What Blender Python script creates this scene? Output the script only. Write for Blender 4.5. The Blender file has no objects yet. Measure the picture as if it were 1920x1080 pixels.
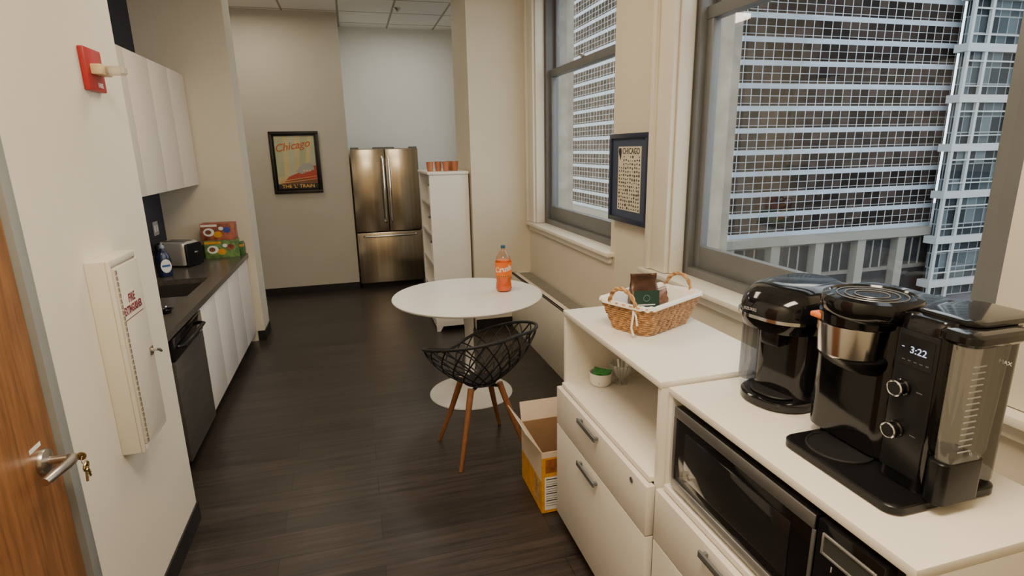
import bpy,bmesh,math,random
from mathutils import Vector,Matrix
random.seed(7)
S=bpy.context.scene; COL=S.collection
PI=math.pi
# ------------------------------------------------------------ materials
MATS={}
def nn(nt,t,**k):
    n=nt.nodes.new(t)
    for a,b in k.items(): setattr(n,a,b)
    return n
def M(name,col,rough=.5,metal=0,var=.05,scale=6,bump=0,bscale=80,stretch=(1,1,1),coat=0,emit=0,spec=None):
    if name in MATS: return MATS[name]
    m=bpy.data.materials.new(name); m.use_nodes=True; nt=m.node_tree; b=nt.nodes['Principled BSDF']
    tc=nn(nt,'ShaderNodeTexCoord'); mp=nn(nt,'ShaderNodeMapping'); mp.inputs['Scale'].default_value=stretch
    nt.links.new(tc.outputs['Object'],mp.inputs[0])
    no=nn(nt,'ShaderNodeTexNoise'); no.inputs['Scale'].default_value=scale; no.inputs['Detail'].default_value=4
    nt.links.new(mp.outputs[0],no.inputs['Vector'])
    cr=nn(nt,'ShaderNodeValToRGB'); cr.color_ramp.elements[0].position=.3; cr.color_ramp.elements[1].position=.7
    cr.color_ramp.elements[0].color=tuple(max(0,c*(1-var)) for c in col)+(1,)
    cr.color_ramp.elements[1].color=tuple(min(1,c*(1+var)) for c in col)+(1,)
    nt.links.new(no.outputs['Fac'],cr.inputs[0]); nt.links.new(cr.outputs[0],b.inputs['Base Color'])
    b.inputs['Roughness'].default_value=rough; b.inputs['Metallic'].default_value=metal
    b.inputs['Coat Weight'].default_value=coat
    if spec is not None: b.inputs['Specular IOR Level'].default_value=spec
    if emit:
        b.inputs['Emission Color'].default_value=col+(1,); b.inputs['Emission Strength'].default_value=emit
    if bump:
        n2=nn(nt,'ShaderNodeTexNoise'); n2.inputs['Scale'].default_value=bscale; nt.links.new(mp.outputs[0],n2.inputs['Vector'])
        bp=nn(nt,'ShaderNodeBump'); bp.inputs['Strength'].default_value=bump; bp.inputs['Distance'].default_value=.002
        nt.links.new(n2.outputs['Fac'],bp.inputs['Height']); nt.links.new(bp.outputs[0],b.inputs['Normal'])
    MATS[name]=m; return m
def clear(name,tint=(1,1,1),gloss=.08,rough=.02,dif=0.0,dcol=(.8,.8,.8)):
    m=bpy.data.materials.new(name); m.use_nodes=True; nt=m.node_tree; nt.nodes.clear()
    out=nn(nt,'ShaderNodeOutputMaterial'); tr=nn(nt,'ShaderNodeBsdfTransparent'); gl=nn(nt,'ShaderNodeBsdfGlossy')
    tc=nn(nt,'ShaderNodeTexCoord'); no=nn(nt,'ShaderNodeTexNoise'); no.inputs['Scale'].default_value=3
    nt.links.new(tc.outputs['Object'],no.inputs['Vector'])
    tr.inputs[0].default_value=tint+(1,); gl.inputs['Roughness'].default_value=rough
    cr=nn(nt,'ShaderNodeMapRange'); cr.inputs[3].default_value=gloss*.9; cr.inputs[4].default_value=gloss*1.1
    nt.links.new(no.outputs['Fac'],cr.inputs[0])
    fr=nn(nt,'ShaderNodeLayerWeight'); fr.inputs[0].default_value=.25
    ad=nn(nt,'ShaderNodeMath',operation='MULTIPLY_ADD'); ad.inputs[1].default_value=.35
    nt.links.new(fr.outputs['Fresnel'],ad.inputs[0]); nt.links.new(cr.outputs[0],ad.inputs[2])
    mx=nn(nt,'ShaderNodeMixShader'); nt.links.new(ad.outputs[0],mx.inputs[0]); nt.links.new(tr.outputs[0],mx.inputs[1]); nt.links.new(gl.outputs[0],mx.inputs[2])
    last=mx
    if dif:
        d=nn(nt,'ShaderNodeBsdfDiffuse'); d.inputs[0].default_value=dcol+(1,)
        m2=nn(nt,'ShaderNodeMixShader'); m2.inputs[0].default_value=dif
        nt.links.new(mx.outputs[0],m2.inputs[1]); nt.links.new(d.outputs[0],m2.inputs[2]); last=m2
    nt.links.new(last.outputs[0],out.inputs[0]); return m
def math_(nt,op,a,b=None,c=None):
    n=nn(nt,'ShaderNodeMath',operation=op)
    for i,v in enumerate((a,b,c)):
        if v is None: continue
        if isinstance(v,(int,float)): n.inputs[i].default_value=v
        else: nt.links.new(v,n.inputs[i])
    return n.outputs[0]
def floor_mat():
    m=bpy.data.materials.new('dark plank floor'); m.use_nodes=True; nt=m.node_tree; b=nt.nodes['Principled BSDF']
    tc=nn(nt,'ShaderNodeTexCoord'); br=nn(nt,'ShaderNodeTexBrick'); br.offset=.37
    br.inputs['Color1'].default_value=(.041,.033,.029,1); br.inputs['Color2'].default_value=(.027,.0215,.019,1); br.inputs['Mortar'].default_value=(.009,.007,.006,1)
    br.inputs['Scale'].default_value=1; br.inputs['Brick Width'].default_value=1.22; br.inputs['Row Height'].default_value=.18
    br.inputs['Mortar Size'].default_value=.0018; br.inputs['Bias'].default_value=0
    nt.links.new(tc.outputs['Object'],br.inputs['Vector'])
    mp=nn(nt,'ShaderNodeMapping'); mp.inputs['Scale'].default_value=(.8,14,1); nt.links.new(tc.outputs['Object'],mp.inputs[0])
    no=nn(nt,'ShaderNodeTexNoise'); no.inputs['Scale'].default_value=2.6; no.inputs['Detail'].default_value=8; no.inputs['Roughness'].default_value=.62; nt.links.new(mp.outputs[0],no.inputs['Vector'])
    cr=nn(nt,'ShaderNodeValToRGB'); cr.color_ramp.elements[0].position=.34; cr.color_ramp.elements[0].color=(.55,.55,.55,1); cr.color_ramp.elements[1].position=.68; cr.color_ramp.elements[1].color=(1.55,1.5,1.47,1)
    nt.links.new(no.outputs['Fac'],cr.inputs[0])
    mx=nn(nt,'ShaderNodeMixRGB',blend_type='MULTIPLY'); mx.inputs[0].default_value=1
    nt.links.new(br.outputs['Color'],mx.inputs[1]); nt.links.new(cr.outputs[0],mx.inputs[2]); nt.links.new(mx.outputs[0],b.inputs['Base Color'])
    b.inputs['Roughness'].default_value=.33
    bp=nn(nt,'ShaderNodeBump'); bp.inputs['Strength'].default_value=.2; bp.inputs['Distance'].default_value=.002
    nt.links.new(no.outputs['Fac'],bp.inputs['Height']); nt.links.new(bp.outputs[0],b.inputs['Normal'])
    return m
def ceil_mat():
    m=bpy.data.materials.new('ceiling tiles'); m.use_nodes=True; nt=m.node_tree; b=nt.nodes['Principled BSDF']
    tc=nn(nt,'ShaderNodeTexCoord'); br=nn(nt,'ShaderNodeTexBrick'); br.offset=0
    br.inputs['Color1'].default_value=(.90,.87,.81,1); br.inputs['Color2'].default_value=(.84,.81,.75,1); br.inputs['Mortar'].default_value=(.40,.35,.27,1)
    br.inputs['Scale'].default_value=1; br.inputs['Brick Width'].default_value=.61; br.inputs['Row Height'].default_value=.61; br.inputs['Mortar Size'].default_value=.013
    nt.links.new(tc.outputs['Object'],br.inputs['Vector']); nt.links.new(br.outputs['Color'],b.inputs['Base Color']); b.inputs['Roughness'].default_value=.9
    return m
def grid_mat(name,cw,ch,z0,c1,c2,line,lw=.12,lv=None,rough=.25,spec=.5):
    m=bpy.data.materials.new(name); m.use_nodes=True; nt=m.node_tree; b=nt.nodes['Principled BSDF']
    ge=nn(nt,'ShaderNodeNewGeometry'); sx=nn(nt,'ShaderNodeSeparateXYZ'); nt.links.new(ge.outputs['Position'],sx.inputs[0])
    h=math_(nt,'DIVIDE',math_(nt,'ADD',sx.outputs[0],sx.outputs[1]),cw)
    v=math_(nt,'DIVIDE',math_(nt,'SUBTRACT',sx.outputs[2],z0),ch)
    fh=math_(nt,'FRACT',h); fv=math_(nt,'FRACT',v)
    ln=math_(nt,'MAXIMUM',math_(nt,'LESS_THAN',fh,lw),math_(nt,'LESS_THAN',fv,lv or lw))
    cb=nn(nt,'ShaderNodeCombineXYZ'); nt.links.new(math_(nt,'FLOOR',h),cb.inputs[0]); nt.links.new(math_(nt,'FLOOR',v),cb.inputs[1])
    wn=nn(nt,'ShaderNodeTexWhiteNoise'); nt.links.new(cb.outputs[0],wn.inputs['Vector'])
    cr=nn(nt,'ShaderNodeValToRGB'); cr.color_ramp.elements[0].color=c1+(1,); cr.color_ramp.elements[1].color=c2+(1,)
    cr.color_ramp.elements[0].position=.35
    nt.links.new(wn.outputs['Value'],cr.inputs[0])
    mx=nn(nt,'ShaderNodeMixRGB'); nt.links.new(ln,mx.inputs[0]); nt.links.new(cr.outputs[0],mx.inputs[1]); mx.inputs[2].default_value=line+(1,)
    nt.links.new(mx.outputs[0],b.inputs['Base Color']); b.inputs['Roughness'].default_value=rough
    b.inputs['Specular IOR Level'].default_value=spec
    return m
CREAM=M('cream painted plaster',(.70,.635,.51),.75,0,.02,3,.12,260)
CREAM2=M('warm white painted plaster',(.80,.735,.61),.7,0,.02,3,.15,220)
GREYW=M('grey painted plaster',(.57,.54,.455),.75,0,.02,3,.1,260)
PALEW=M('pale grey painted plaster',(.76,.76,.71),.75,0,.02,3,.1,260)
NAVY=M('navy painted plaster',(.020,.024,.045),.6,0,.05,5,.1,200)
TRIMW=M('white gloss trim paint',(.78,.73,.63),.45,0,.03,4)
BASEB=M('black rubber base',(.012,.012,.013),.5,0,.1)
WINGREY=M('grey window enamel',(.16,.165,.17),.4,.1,.06,5)
STONE=M('limestone',(.36,.33,.285),.85,0,.25,9,.3,60)
WHITEL=M('white laminate',(.86,.82,.75),.35,0,.015,3)
WHITED=M('white drawer laminate',(.78,.74,.67),.42,0,.015,3)
UPPER=M('pale upper cabinet laminate',(.80,.71,.61),.45,0,.02,3)
GAP=M('dark shadow gap',(.05,.045,.04),.8)
STEEL=M('brushed stainless steel',(.50,.43,.33),.22,1,.16,3,0,80,(9,9,.25))
STEELD=M('dark stainless steel',(.17,.16,.15),.38,.7,.12,4,0,80,(2,2,8))
CHROME=M('chrome',(.78,.78,.78),.14,1,.03)
TOAST=M('satin toaster steel',(.62,.60,.57),.30,.45,.05)
SATIN=M('satin nickel',(.56,.53,.48),.3,1,.05)
HANDLEG=M('grey metal pull',(.22,.23,.24),.4,.6,.05)
BLK=M('black plastic',(.006,.006,.007),.30,0,.1,spec=.3)
BLKG=M('gloss black plastic',(.005,.005,.006),.10,0,.1,coat=.3,spec=.4)
BLKM=M('matt black plastic',(.012,.012,.013),.5,0,.1,bump=.1,bscale=300,spec=.3)
COUNTER=M('dark grey quartz',(.095,.083,.072),.25,0,.25,70)
OAK=M('brown oak veneer',(.30,.125,.042),.38,0,.32,5,.05,40,(14,14,1))
WALNUT=M('brown wood',(.24,.095,.035),.4,0,.25,12,0,80,(6,6,1))
TABLEW=M('white table lacquer',(.86,.84,.80),.22,0,.01)
CARD=M('brown cardboard',(.34,.20,.10),.85,0,.08,20,.1)
CARDP=M('pale printed cardboard',(.70,.57,.44),.7,0,.04)
YELL=M('amber printed card',(.70,.32,.035),.5,0,.15,25)
PAPER=M('white paper',(.85,.84,.80),.6,0,.02)
INK=M('black ink',(.02,.02,.02),.6)
REDP=M('red enamel',(.42,.02,.02),.4)
REDINK=M('maroon ink',(.20,.008,.03),.6)
BEIGE=M('beige plastic',(.72,.56,.30),.5)
COPPER=M('terracotta cup card',(.52,.20,.10),.45,.1,.08)
WICKER=M('honey wicker',(.50,.27,.11),.6,0,.4,60,.3,200)
LINEN=M('white linen',(.84,.82,.79),.85,0,.03,30,.3,300)
NAVYF=M('navy frame paint',(.015,.024,.055),.35,0,.08)
BLACKF=M('black frame wood',(.010,.008,.008),.4)
CREAMP=M('cream print paper',(.66,.61,.47),.7,0,.05)
GLASS=clear('clear window glass',(.97,.99,.98),.015)
CLEARP=clear('clear plastic',(.91,.925,.935),.07,.05,.03,(.5,.5,.5))
SMOKEP=clear('smoky plastic',(.62,.64,.67),.10,.08,.18,(.40,.41,.43))
ORANGE=M('orange soda',(.95,.16,.008),.15,0,.04,coat=.4)
ORLAB=M('orange label',(.95,.20,.012),.4)
BLUEB=M('blue plastic',(.008,.014,.06),.2,0,.05,coat=.4)
TEAL=M('dark blue cap',(.02,.10,.17),.35)
GREENP=M('green packets',(.06,.34,.09),.5,0,.15,30)
# ------------------------------------------------------------ mesh helpers
def box(bm,x0,x1,y0,y1,z0,z1,bev=0,seg=2):
    x0,x1=min(x0,x1),max(x0,x1); y0,y1=min(y0,y1),max(y0,y1); z0,z1=min(z0,z1),max(z0,z1)
    v=[bm.verts.new((x,y,z)) for z in (z0,z1) for y in (y0,y1) for x in (x0,x1)]
    fs=[(0,2,3,1),(4,5,7,6),(0,1,5,4),(2,6,7,3),(0,4,6,2),(1,3,7,5)]
    f=[bm.faces.new([v[i] for i in q]) for q in fs]
    if bev:
        es=list({e for q in f for e in q.edges})
        bmesh.ops.bevel(bm,geom=es,offset=bev,segments=seg,affect='EDGES',clamp_overlap=True,profile=.5)
def loft(bm,rings,cap0=True,cap1=True):
    R=[[bm.verts.new(p) for p in r] for r in rings]
    n=len(R[0])
    for a,b in zip(R,R[1:]):
        for i in range(n):
            j=(i+1)%n
            bm.faces.new((a[i],a[j],b[j],b[i]))
    if cap0: bm.faces.new(list(reversed(R[0])))
    if cap1: bm.faces.new(R[-1])
    return R
def rrect(w,d,r,z,cx=0,cy=0,n=6):
    r=min(r,w/2-1e-4,d/2-1e-4); out=[]
    for k,(sx,sy) in enumerate(((1,1),(-1,1),(-1,-1),(1,-1))):
        for i in range(n+1):
            a=PI/2*k+PI/2*i/n
            out.append(Vector((cx+sx*(w/2-r)+r*math.cos(a),cy+sy*(d/2-r)+r*math.sin(a),z)))
    return out
def slab(bm,cx,cy,w,d,z0,z1,r,e=.004,n=6):
    loft(bm,[rrect(w-2*e,d-2*e,r,z0,cx,cy,n),rrect(w,d,r,z0+e,cx,cy,n),rrect(w,d,r,z1-e,cx,cy,n),rrect(w-2*e*.6,d-2*e*.6,r,z1-e*.3,cx,cy,n),rrect(w-2*e*2,d-2*e*2,r,z1,cx,cy,n)])
def tube(bm,pts,r,n=10,closed=False,cap=True):
    pts=[Vector(p) for p in pts]; m=len(pts); rs=r if isinstance(r,(list,tuple)) else [r]*m
    rings=[]; prev=None
    for i,p in enumerate(pts):
        if closed: t=pts[(i+1)%m]-pts[i-1]
        else: t=pts[min(i+1,m-1)]-pts[max(i-1,0)]
        t.normalize()
        if prev is None:
            a=Vector((0,0,1)) if abs(t.z)<.9 else Vector((1,0,0))
            u=t.cross(a).normalized()
        else:
            u=(prev-t*prev.dot(t)).normalized()
        prev=u; w=t.cross(u)
        rings.append([p+(u*math.cos(2*PI*k/n)+w*math.sin(2*PI*k/n))*rs[i] for k in range(n)])
    if closed:
        R=[[bm.verts.new(p) for p in q] for q in rings]
        for i in range(m):
            a,b=R[i],R[(i+1)%m]
            for k in range(n):
                j=(k+1)%n; bm.faces.new((a[k],a[j],b[j],b[k]))
    else: loft(bm,rings,cap,cap)
def lathe(bm,prof,c=(0,0,0),n=40,cap0=True,cap1=True,flute=0,nf=12,axis='Z'):
    rings=[]
    for r,z in prof:
        ring=[]
        for k in range(n):
            a=2*PI*k/n; rr=max(r,1e-4)*(1+flute*math.cos(nf*a))
            x,y=rr*math.cos(a),rr*math.sin(a)
            p=Vector((x,y,z)) if axis=='Z' else (Vector((z,x,y)) if axis=='X' else Vector((x,z,y)))
            ring.append(p+Vector(c))
        rings.append(ring)
    loft(bm,rings,cap0,cap1)
def flat(bm,pts): bm.faces.new([bm.verts.new(p) for p in pts])
def B(fn):
    bm=bmesh.new(); fn(bm); return bm
def obj(name,bm,mat,parent=None,ang=32,label=None):
    if callable(bm): bm=B(bm)
    bmesh.ops.recalc_face_normals(bm,faces=bm.faces)
    for e in bm.edges:
        if len(e.link_faces)==2 and e.calc_face_angle(0)>math.radians(ang): e.smooth=False
    for f in bm.faces: f.smooth=True
    me=bpy.data.meshes.new(name); bm.to_mesh(me); bm.free(); me.materials.append(mat)
    o=bpy.data.objects.new(name,me); COL.objects.link(o)
    if parent: o.parent=parent
    if label: o['label']=label
    return o
def tag(o,label,cat,group=None):
    o['label']=label; o['category']=cat
    if group: o['group']=group
    return o
def thing(name,label,cat,loc,rz=0,group=None):
    o=bpy.data.objects.new(name,None); COL.objects.link(o); o.location=loc; o.rotation_euler=(0,0,rz); o.empty_display_size=.1
    return tag(o,label,cat,group)
def struct(name,bm,mat,parent=None):
    o=obj(name,bm,mat,parent)
    if not parent: o['kind']='structure'
    return o
def bx(name,dims,mat,parent=None,bev=0,label=None):
    return obj(name,lambda b:box(b,*dims,bev=bev),mat,parent,label=label)
def boxes(lst,bev=0):
    bm=bmesh.new()
    for d in lst: box(bm,*d,bev=bev)
    return bm
PL={'X+':((0,1,0),(0,0,1),(1,0,0)),'X-':((0,-1,0),(0,0,1),(-1,0,0)),'Y-':((1,0,0),(0,0,1),(0,-1,0)),'Z+':((1,0,0),(0,1,0),(0,0,1))}
def text(name,body,size,mat,parent,origin,plane,ext=.0004,bold=0,shear=0,sx=1,spin=0,line=1,gap=1):
    cu=bpy.data.curves.new('t','FONT'); cu.body=body; cu.size=size; cu.extrude=ext; cu.align_x='CENTER'; cu.align_y='CENTER'
    cu.resolution_u=3; cu.offset=bold; cu.shear=shear; cu.space_line=line; cu.space_character=gap
    o=bpy.data.objects.new('t',cu); COL.objects.link(o); dg=bpy.context.evaluated_depsgraph_get(); dg.update()
    me=bpy.data.meshes.new_from_object(o.evaluated_get(dg)); bpy.data.objects.remove(o)
    a,b,c=[Vector(q) for q in PL[plane]]
    R=Matrix((a,b,c)).transposed().to_4x4()
    me.transform(Matrix.Translation(Vector(origin))@R@Matrix.Rotation(spin,4,'Z')@Matrix.Diagonal((sx,1,1,1)))
    me.materials.clear(); me.materials.append(mat); me.name=name
    t=bpy.data.objects.new(name,me); COL.objects.link(t)
    if parent: t.parent=parent
    return t
def copy_tree(o,parent=None,label=None):
    c=o.copy(); COL.objects.link(c); c.parent=parent
    if label: c['label']=label
    for ch in list(o.children): copy_tree(ch,c)
    return c
# ------------------------------------------------------------ camera
f=1050.
cam=bpy.data.objects.new('camera',bpy.data.cameras.new('camera')); COL.objects.link(cam); S.camera=cam
cam.data.sensor_width=36; cam.data.lens=36*f/1920; cam.data.clip_end=600; cam.data.clip_start=.02
Y=Vector((-305,257,-f)).normalized(); Z=Vector((-84,4191,f)); Z=(Z-Y*Z.dot(Y)).normalized(); X=Y.cross(Z)
Rw=Matrix((X,Y,Z))
cam.matrix_world=Matrix.Translation((0,0,1.76))@Rw.to_4x4()
# ------------------------------------------------------------ shell
CH=3.33
struct('floor',boxes([(-2.9,1.9,-1.7,8.4,-.1,0)]),floor_mat())
struct('ceiling',boxes([(-2.9,1.9,-1.7,8.4,CH,CH+.1)]),ceil_mat())
struct('wall_left',boxes([(-1.02,-.87,-1.6,.79,0,CH),(-1.02,-.87,.79,1.79,2.17,CH),(-1.02,-.87,1.79,2.757,0,CH),(-1.8,-1.02,2.6,2.757,0,CH)]),CREAM2)
struct('wall_kitchen',boxes([(-1.8,-1.63,2.757,5.6,0,CH)]),NAVY)
struct('wall_wing',boxes([(-1.8,-.93,5.6,5.93,0,CH)]),CREAM)
struct('wall_outer_left',boxes([(-2.9,-2.75,-1.6,7.4,0,CH)]),GREYW)
struct('wall_back',boxes([(-2.9,-.012,7.4,8.36,0,CH)]),GREYW)
struct('wall_back_niche',boxes([(-.012,1.65,8.2,8.36,0,CH)]),PALEW)
struct('wall_near',boxes([(-2.9,1.9,-1.7,-1.6,0,CH)]),CREAM)
W=[(1.05,2.70),(3.43,5.05),(6.5,7.8)]
def wallseg(x0,x1):
    l=[(x0,x1,-1.6,8.36,0,1.03),(x0,x1,-1.6,8.36,3.12,CH)]
    ys=[-1.6]+[q for w in W for q in w]+[8.36]
    for i in range(0,len(ys),2): l.append((x0,x1,ys[i],ys[i+1],1.03,3.12))
    return l
struct('wall_right',boxes(wallseg(1.65,1.87)),CREAM)
struct('wall_exterior',boxes(wallseg(1.87,2.02)+[(1.87,2.1,.9,5.3,.9,1.03)]),STONE)
struct('wall_column',boxes([(1.08,1.65,5.25,5.97,0,CH)]),CREAM)
struct('baseboard_left',boxes([(-.87,-.862,-1.6,.79,0,.1),(-.87,-.862,1.79,2.765,0,.1)]),BASEB)
struct('baseboard_wing',boxes([(-.99,-.93,5.592,5.6,0,.1),(-.93,-.922,5.592,5.93,0,.1)]),BASEB)
struct('baseboard_back',boxes([(-2.7,-.012,7.392,7.4,0,.1)]),BASEB)
struct('baseboard_column',boxes([(1.08,1.45,5.242,5.25,0,.1)]),BASEB)
struct('trim_1',boxes([(1.625,1.65,5.05,5.25,1.065,3.2),(1.605,1.65,5.20,5.25,1.065,3.2),(1.65,1.73,5.035,5.05,1.065,3.12)],.003),TRIMW)
struct('trim_2',boxes([(1.622,1.65,2.70,2.885,1.065,3.2),(1.600,1.65,2.845,2.885,1.065,3.2),(1.65,1.73,2.685,2.70,1.065,3.12),(1.635,1.65,.88,1.045,1.065,3.2)],.003),TRIMW)
struct('trim_3',boxes([(1.595,1.75,3.37,5.22,1.035,1.062),(1.625,1.65,3.40,5.20,.985,1.035)],.004),TRIMW)
struct('trim_4',boxes([(1.585,1.75,.80,2.93,1.035,1.062),(1.62,1.65,.84,2.90,.985,1.035)],.004),TRIMW)
def window(n,y0,y1,wn=.045):
    w=bpy.data.objects.new('window_%d'%n,None); COL.objects.link(w); w.location=(1.74,(y0+y1)/2,1.03); w['kind']='structure'
    a=(y0-y1)/2; b=-a; t=3.12-1.03; a2=a+wn
    obj('window_frame',boxes([(0,.12,a,a2,.0,t),(0,.12,b-.045,b,.0,t),(0,.12,a2,b-.045,0,.075),(0,.12,a2,b-.045,t-.06,t)],.003),WINGREY,w)
    zm=1.355
    obj('lower_sash',boxes([(.035,.075,a2,a2+.055,.075,zm+.03),(.035,.075,b-.1,b-.045,.075,zm+.03),(.035,.075,a2+.055,b-.1,.075,.195),(.03,.075,a2,b-.045,zm-.025,zm+.035)],.003),WINGREY,w)
    obj('upper_sash',boxes([(.078,.112,a2,a2+.045,zm-.02,t-.06),(.078,.112,b-.09,b-.045,zm-.02,t-.06),(.078,.112,a2+.045,b-.09,zm-.02,zm+.03),(.078,.112,a2+.045,b-.09,t-.11,t-.06)],.003),WINGREY,w)
    obj('window_pane',boxes([(.054,.057,a2+.055,b-.1,.195,zm-.02)]),GLASS,w)
    obj('window_pane',boxes([(.094,.097,a2+.045,b-.09,zm+.03,t-.11)]),GLASS,w)
    obj('sash_lock',boxes([(.022,.055,-.03,.03,zm+.035,zm+.05),(.0,.03,-.008,.035,zm+.05,zm+.058)],.003),SATIN,w)
window(1,*W[1]); window(2,*W[0],wn=.10); window(3,*W[2])
# door
d=bpy.data.objects.new('door_1',None); COL.objects.link(d); d.location=(-.87,1.29,0); d['kind']='structure'
obj('door_frame',boxes([(-.15,.012,.455,.50,0,2.17),(-.15,.012,-.50,-.455,0,2.17),(-.15,.012,-.455,.455,2.125,2.17)],.002),M('grey door frame enamel',(.27,.28,.27),.4),d)
leaf=bx('door_leaf',(-.05,-.006,-.452,.452,.01,2.12),OAK,d,.001)
def lever(b):
    lathe(b,[(.036,-.006),(.036,.0),(.033,.006),(.022,.010),(.012,.012),(.011,.055)],(0,.377,.955),32,axis='X')
    pts=[(.055,.377,.955),(.066,.372,.955),(.070,.355,.956),(.069,.31,.960),(.064,.275,.962),(.057,.245,.960)]
    tube(b,pts,[.012,.015,.014,.013,.013,.011],14)
obj('door_handle',lever,SATIN,d)
bx('door_sticker',(-.006,-.0052,.33,.385,1.0,1.012),PAPER,d)
k=thing('key_ring','bunch of brass keys hanging from the door lever lock','keys',(-.803,1.667,.955))
def key(b,o,ang):
    c=Vector(o); u=Vector((0,math.sin(ang),-math.cos(ang))); s=Vector((0,math.cos(ang),math.sin(ang)))
    tube(b,[c+u*.012+s*(.010*math.cos(q*PI/4))+u*(.010*math.sin(q*PI/4)) for q in range(8)],.0032,6,True)
    tube(b,[c+u*.022,c+u*.052],.003,6)
    tube(b,[c+u*.034,c+u*.034+s*.006],.0024,6); tube(b,[c+u*.043,c+u*.043+s*.007],.0024,6)
BRASS=M('old brass',(.45,.34,.16),.3,1)
obj('lock_key',lambda b:(tube(b,[(.0,0,0),(.008,.0,0)],.0035,8),lathe(b,[(.012,-.0015),(.012,.0015)],(.018,0,0),20,axis='Y')),BRASS,k)
obj('split_ring',lambda b:tube(b,[(.020,.012*math.cos(q*PI/8)+.002,-.012+.012*math.sin(q*PI/8)) for q in range(16)],.001,6,True),CHROME,k)
obj('hanging_key',lambda b:(key(b,(.021,.006,-.022),.25)),BRASS,k); obj('hanging_key',lambda b:(key(b,(.024,-.002,-.022),-.15)),BRASS,k)
# radiator cover
r=thing('radiator_cover','long cream low radiator cover with grey slotted top under the windows','radiator cover',(1.55,2.8,0))
obj('cover_body',boxes([(-.098,.078,-2.3,2.445,0,.02),(-.10,-.08,-2.3,2.445,0,.56),(-.08,.078,2.425,2.445,.0,.56),(-.10,-.04,-2.3,2.445,.545,.56)],.002),CREAM2,r)
gl=[]
for i in range(150): gl.append((-.04,.075,-2.25+i*.031,-2.25+i*.031+.016,.548,.560))
gl.append((-.04,.078,-2.3,2.425,.535,.546))
obj('top_grille',boxes(gl),M('grey grille enamel',(.30,.28,.24),.5),r)
# extinguisher cabinet on left wall
r=thing('fire_extinguisher_cabinet','cream metal wall cabinet lettered for a fire extinguisher, beside the wooden door','cabinet',(-.87,2.24,.72))
EXC=M('cream enamel steel',(.74,.69,.575),.4,0,.02)
obj('body',boxes([(0,.06,-.13,.125,0,.70),(.06,.072,-.13,-.115,0,.70),(.06,.072,.11,.125,0,.70),(.06,.072,-.115,.11,0,.02),(.06,.072,-.115,.11,.68,.70)],.003),EXC,r)
dd=bx('door',(.06,.078,-.108,.106,.024,.672),EXC,r,.003)
obj('hinge',boxes([(.077,.0815,-.108,-.102,.03+.02*i,.045+.02*i) for i in range(32)]),SATIN,dd)
obj('handle',lambda b:(box(b,.078,.083,.062,.092,.30,.335,bev=.003),tube(b,[(.083,.07,.32),(.10,.068,.322),(.105,.08,.318),(.104,.10,.305)],.006,8)),SATIN,dd)
text('lettering','FIRE',.042,REDINK,dd,(.0785,-.010,.550),'X+',bold=.0012,sx=.72,gap=1.12)
text('lettering','EXTINGUISHER',.039,REDINK,dd,(.0785,-.010,.512),'X+',bold=.0012,sx=.56,gap=1.12)
bx('lettering_rule',(.0782,.0788,-.095,.075,.482,.4845),REDINK,dd)
# strobe
r=thing('fire_alarm_strobe','red wall plate with beige strobe and clear lens high on the wall','fire alarm',(-.87,2.46,1.985))
bx('back_plate',(0,.02,-.075,.07,0,.145),REDP,r,.004)
bx('strobe_body',(.02,.055,-.05,.05,.055,.09),BEIGE,r,.004)
obj('strobe_lens',lambda b:slab(b,.085,0,.06,.05,.057,.088,.012,.006),clear('strobe lens',(.95,.93,.88),.2,.1,.25,(.8,.75,.65)),r)
text('lettering','FIRE',.022,PAPER,r,(.0205,.02,.022),'X+',bold=.0006)
# ------------------------------------------------------------ kitchen run
LOWC=M('lower cabinet laminate',(.80,.74,.68),.4,0,.02)
def base_cab(y0,y1,label):
    c=thing('base_cabinet',label,'cabinet',(-1.32,(y0+y1)/2,0)); h=(y1-y0)/2
    obj('carcass',boxes([(-.285,.30,-h,-h+.018,.1,.82),(-.285,.30,h-.018,h,.1,.82),(-.285,.30,-h+.018,h-.018,.1,.118),(-.285,-.275,-h+.018,h-.018,.118,.82)]),UPPER,c)
    bx('toe_kick',(-.2,.24,-h,h,0,.1),BASEB,c)
    bx('door',(.30,.32,-h+.003,-.003,.105,.815),LOWC,c,.001)
    bx('door',(.30,.32,.003,h-.003,.105,.815),LOWC,c,.001)
base_cab(3.80,4.69,'white base cabinet under the sink, right of the dishwasher')
base_cab(4.69,5.58,'white base cabinet at the far end of the kitchen run')
def upper(y0,y1,nd,label):
    c=thing('wall_cabinet',label,'cabinet',(-1.465,(y0+y1)/2,1.50)); h=(y1-y0)/2
    bx('carcass',(-.14,.145,-h,h,.003,.907),GAP,c)
    w=2*h/nd
    for i in range(nd): bx('door',(.147,.165,-h+i*w+.003,-h+(i+1)*w-.003,0,.91),UPPER,c,.001)
    bx('underside_panel',(-.14,.146,-h,h,0,.003),UPPER,c)
upper(4.68,5.58,2,'pale handleless wall cabinet at the far end, against the wing wall')
upper(3.33,4.68,3,'pale handleless wall cabinet over the dishwasher, nearer the camera')
r=thing('dishwasher','dark stainless dishwasher with black control strip and pocket handle','dishwasher',(-1.32,3.495,0))
bx('body',(-.28,.29,-.295,.295,.08,.81),BLK,r); bx('kick_plate',(.2,.24,-.295,.295,0,.08),BASEB,r)
bx('door',(.29,.33,-.297,.297,.09,.68),STEELD,r,.003); cp=bx('control_panel',(.29,.335,-.297,.297,.685,.81),BLKG,r,.004)
obj('handle',lambda b:tube(b,[(.335,-.24,.745),(.362,-.22,.745),(.366,0,.745),(.362,.22,.745),(.335,.24,.745)],.011,10),BLK,cp)
SX0,SX1,SY0,SY1=-1.50,-1.10,3.99,4.58
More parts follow.
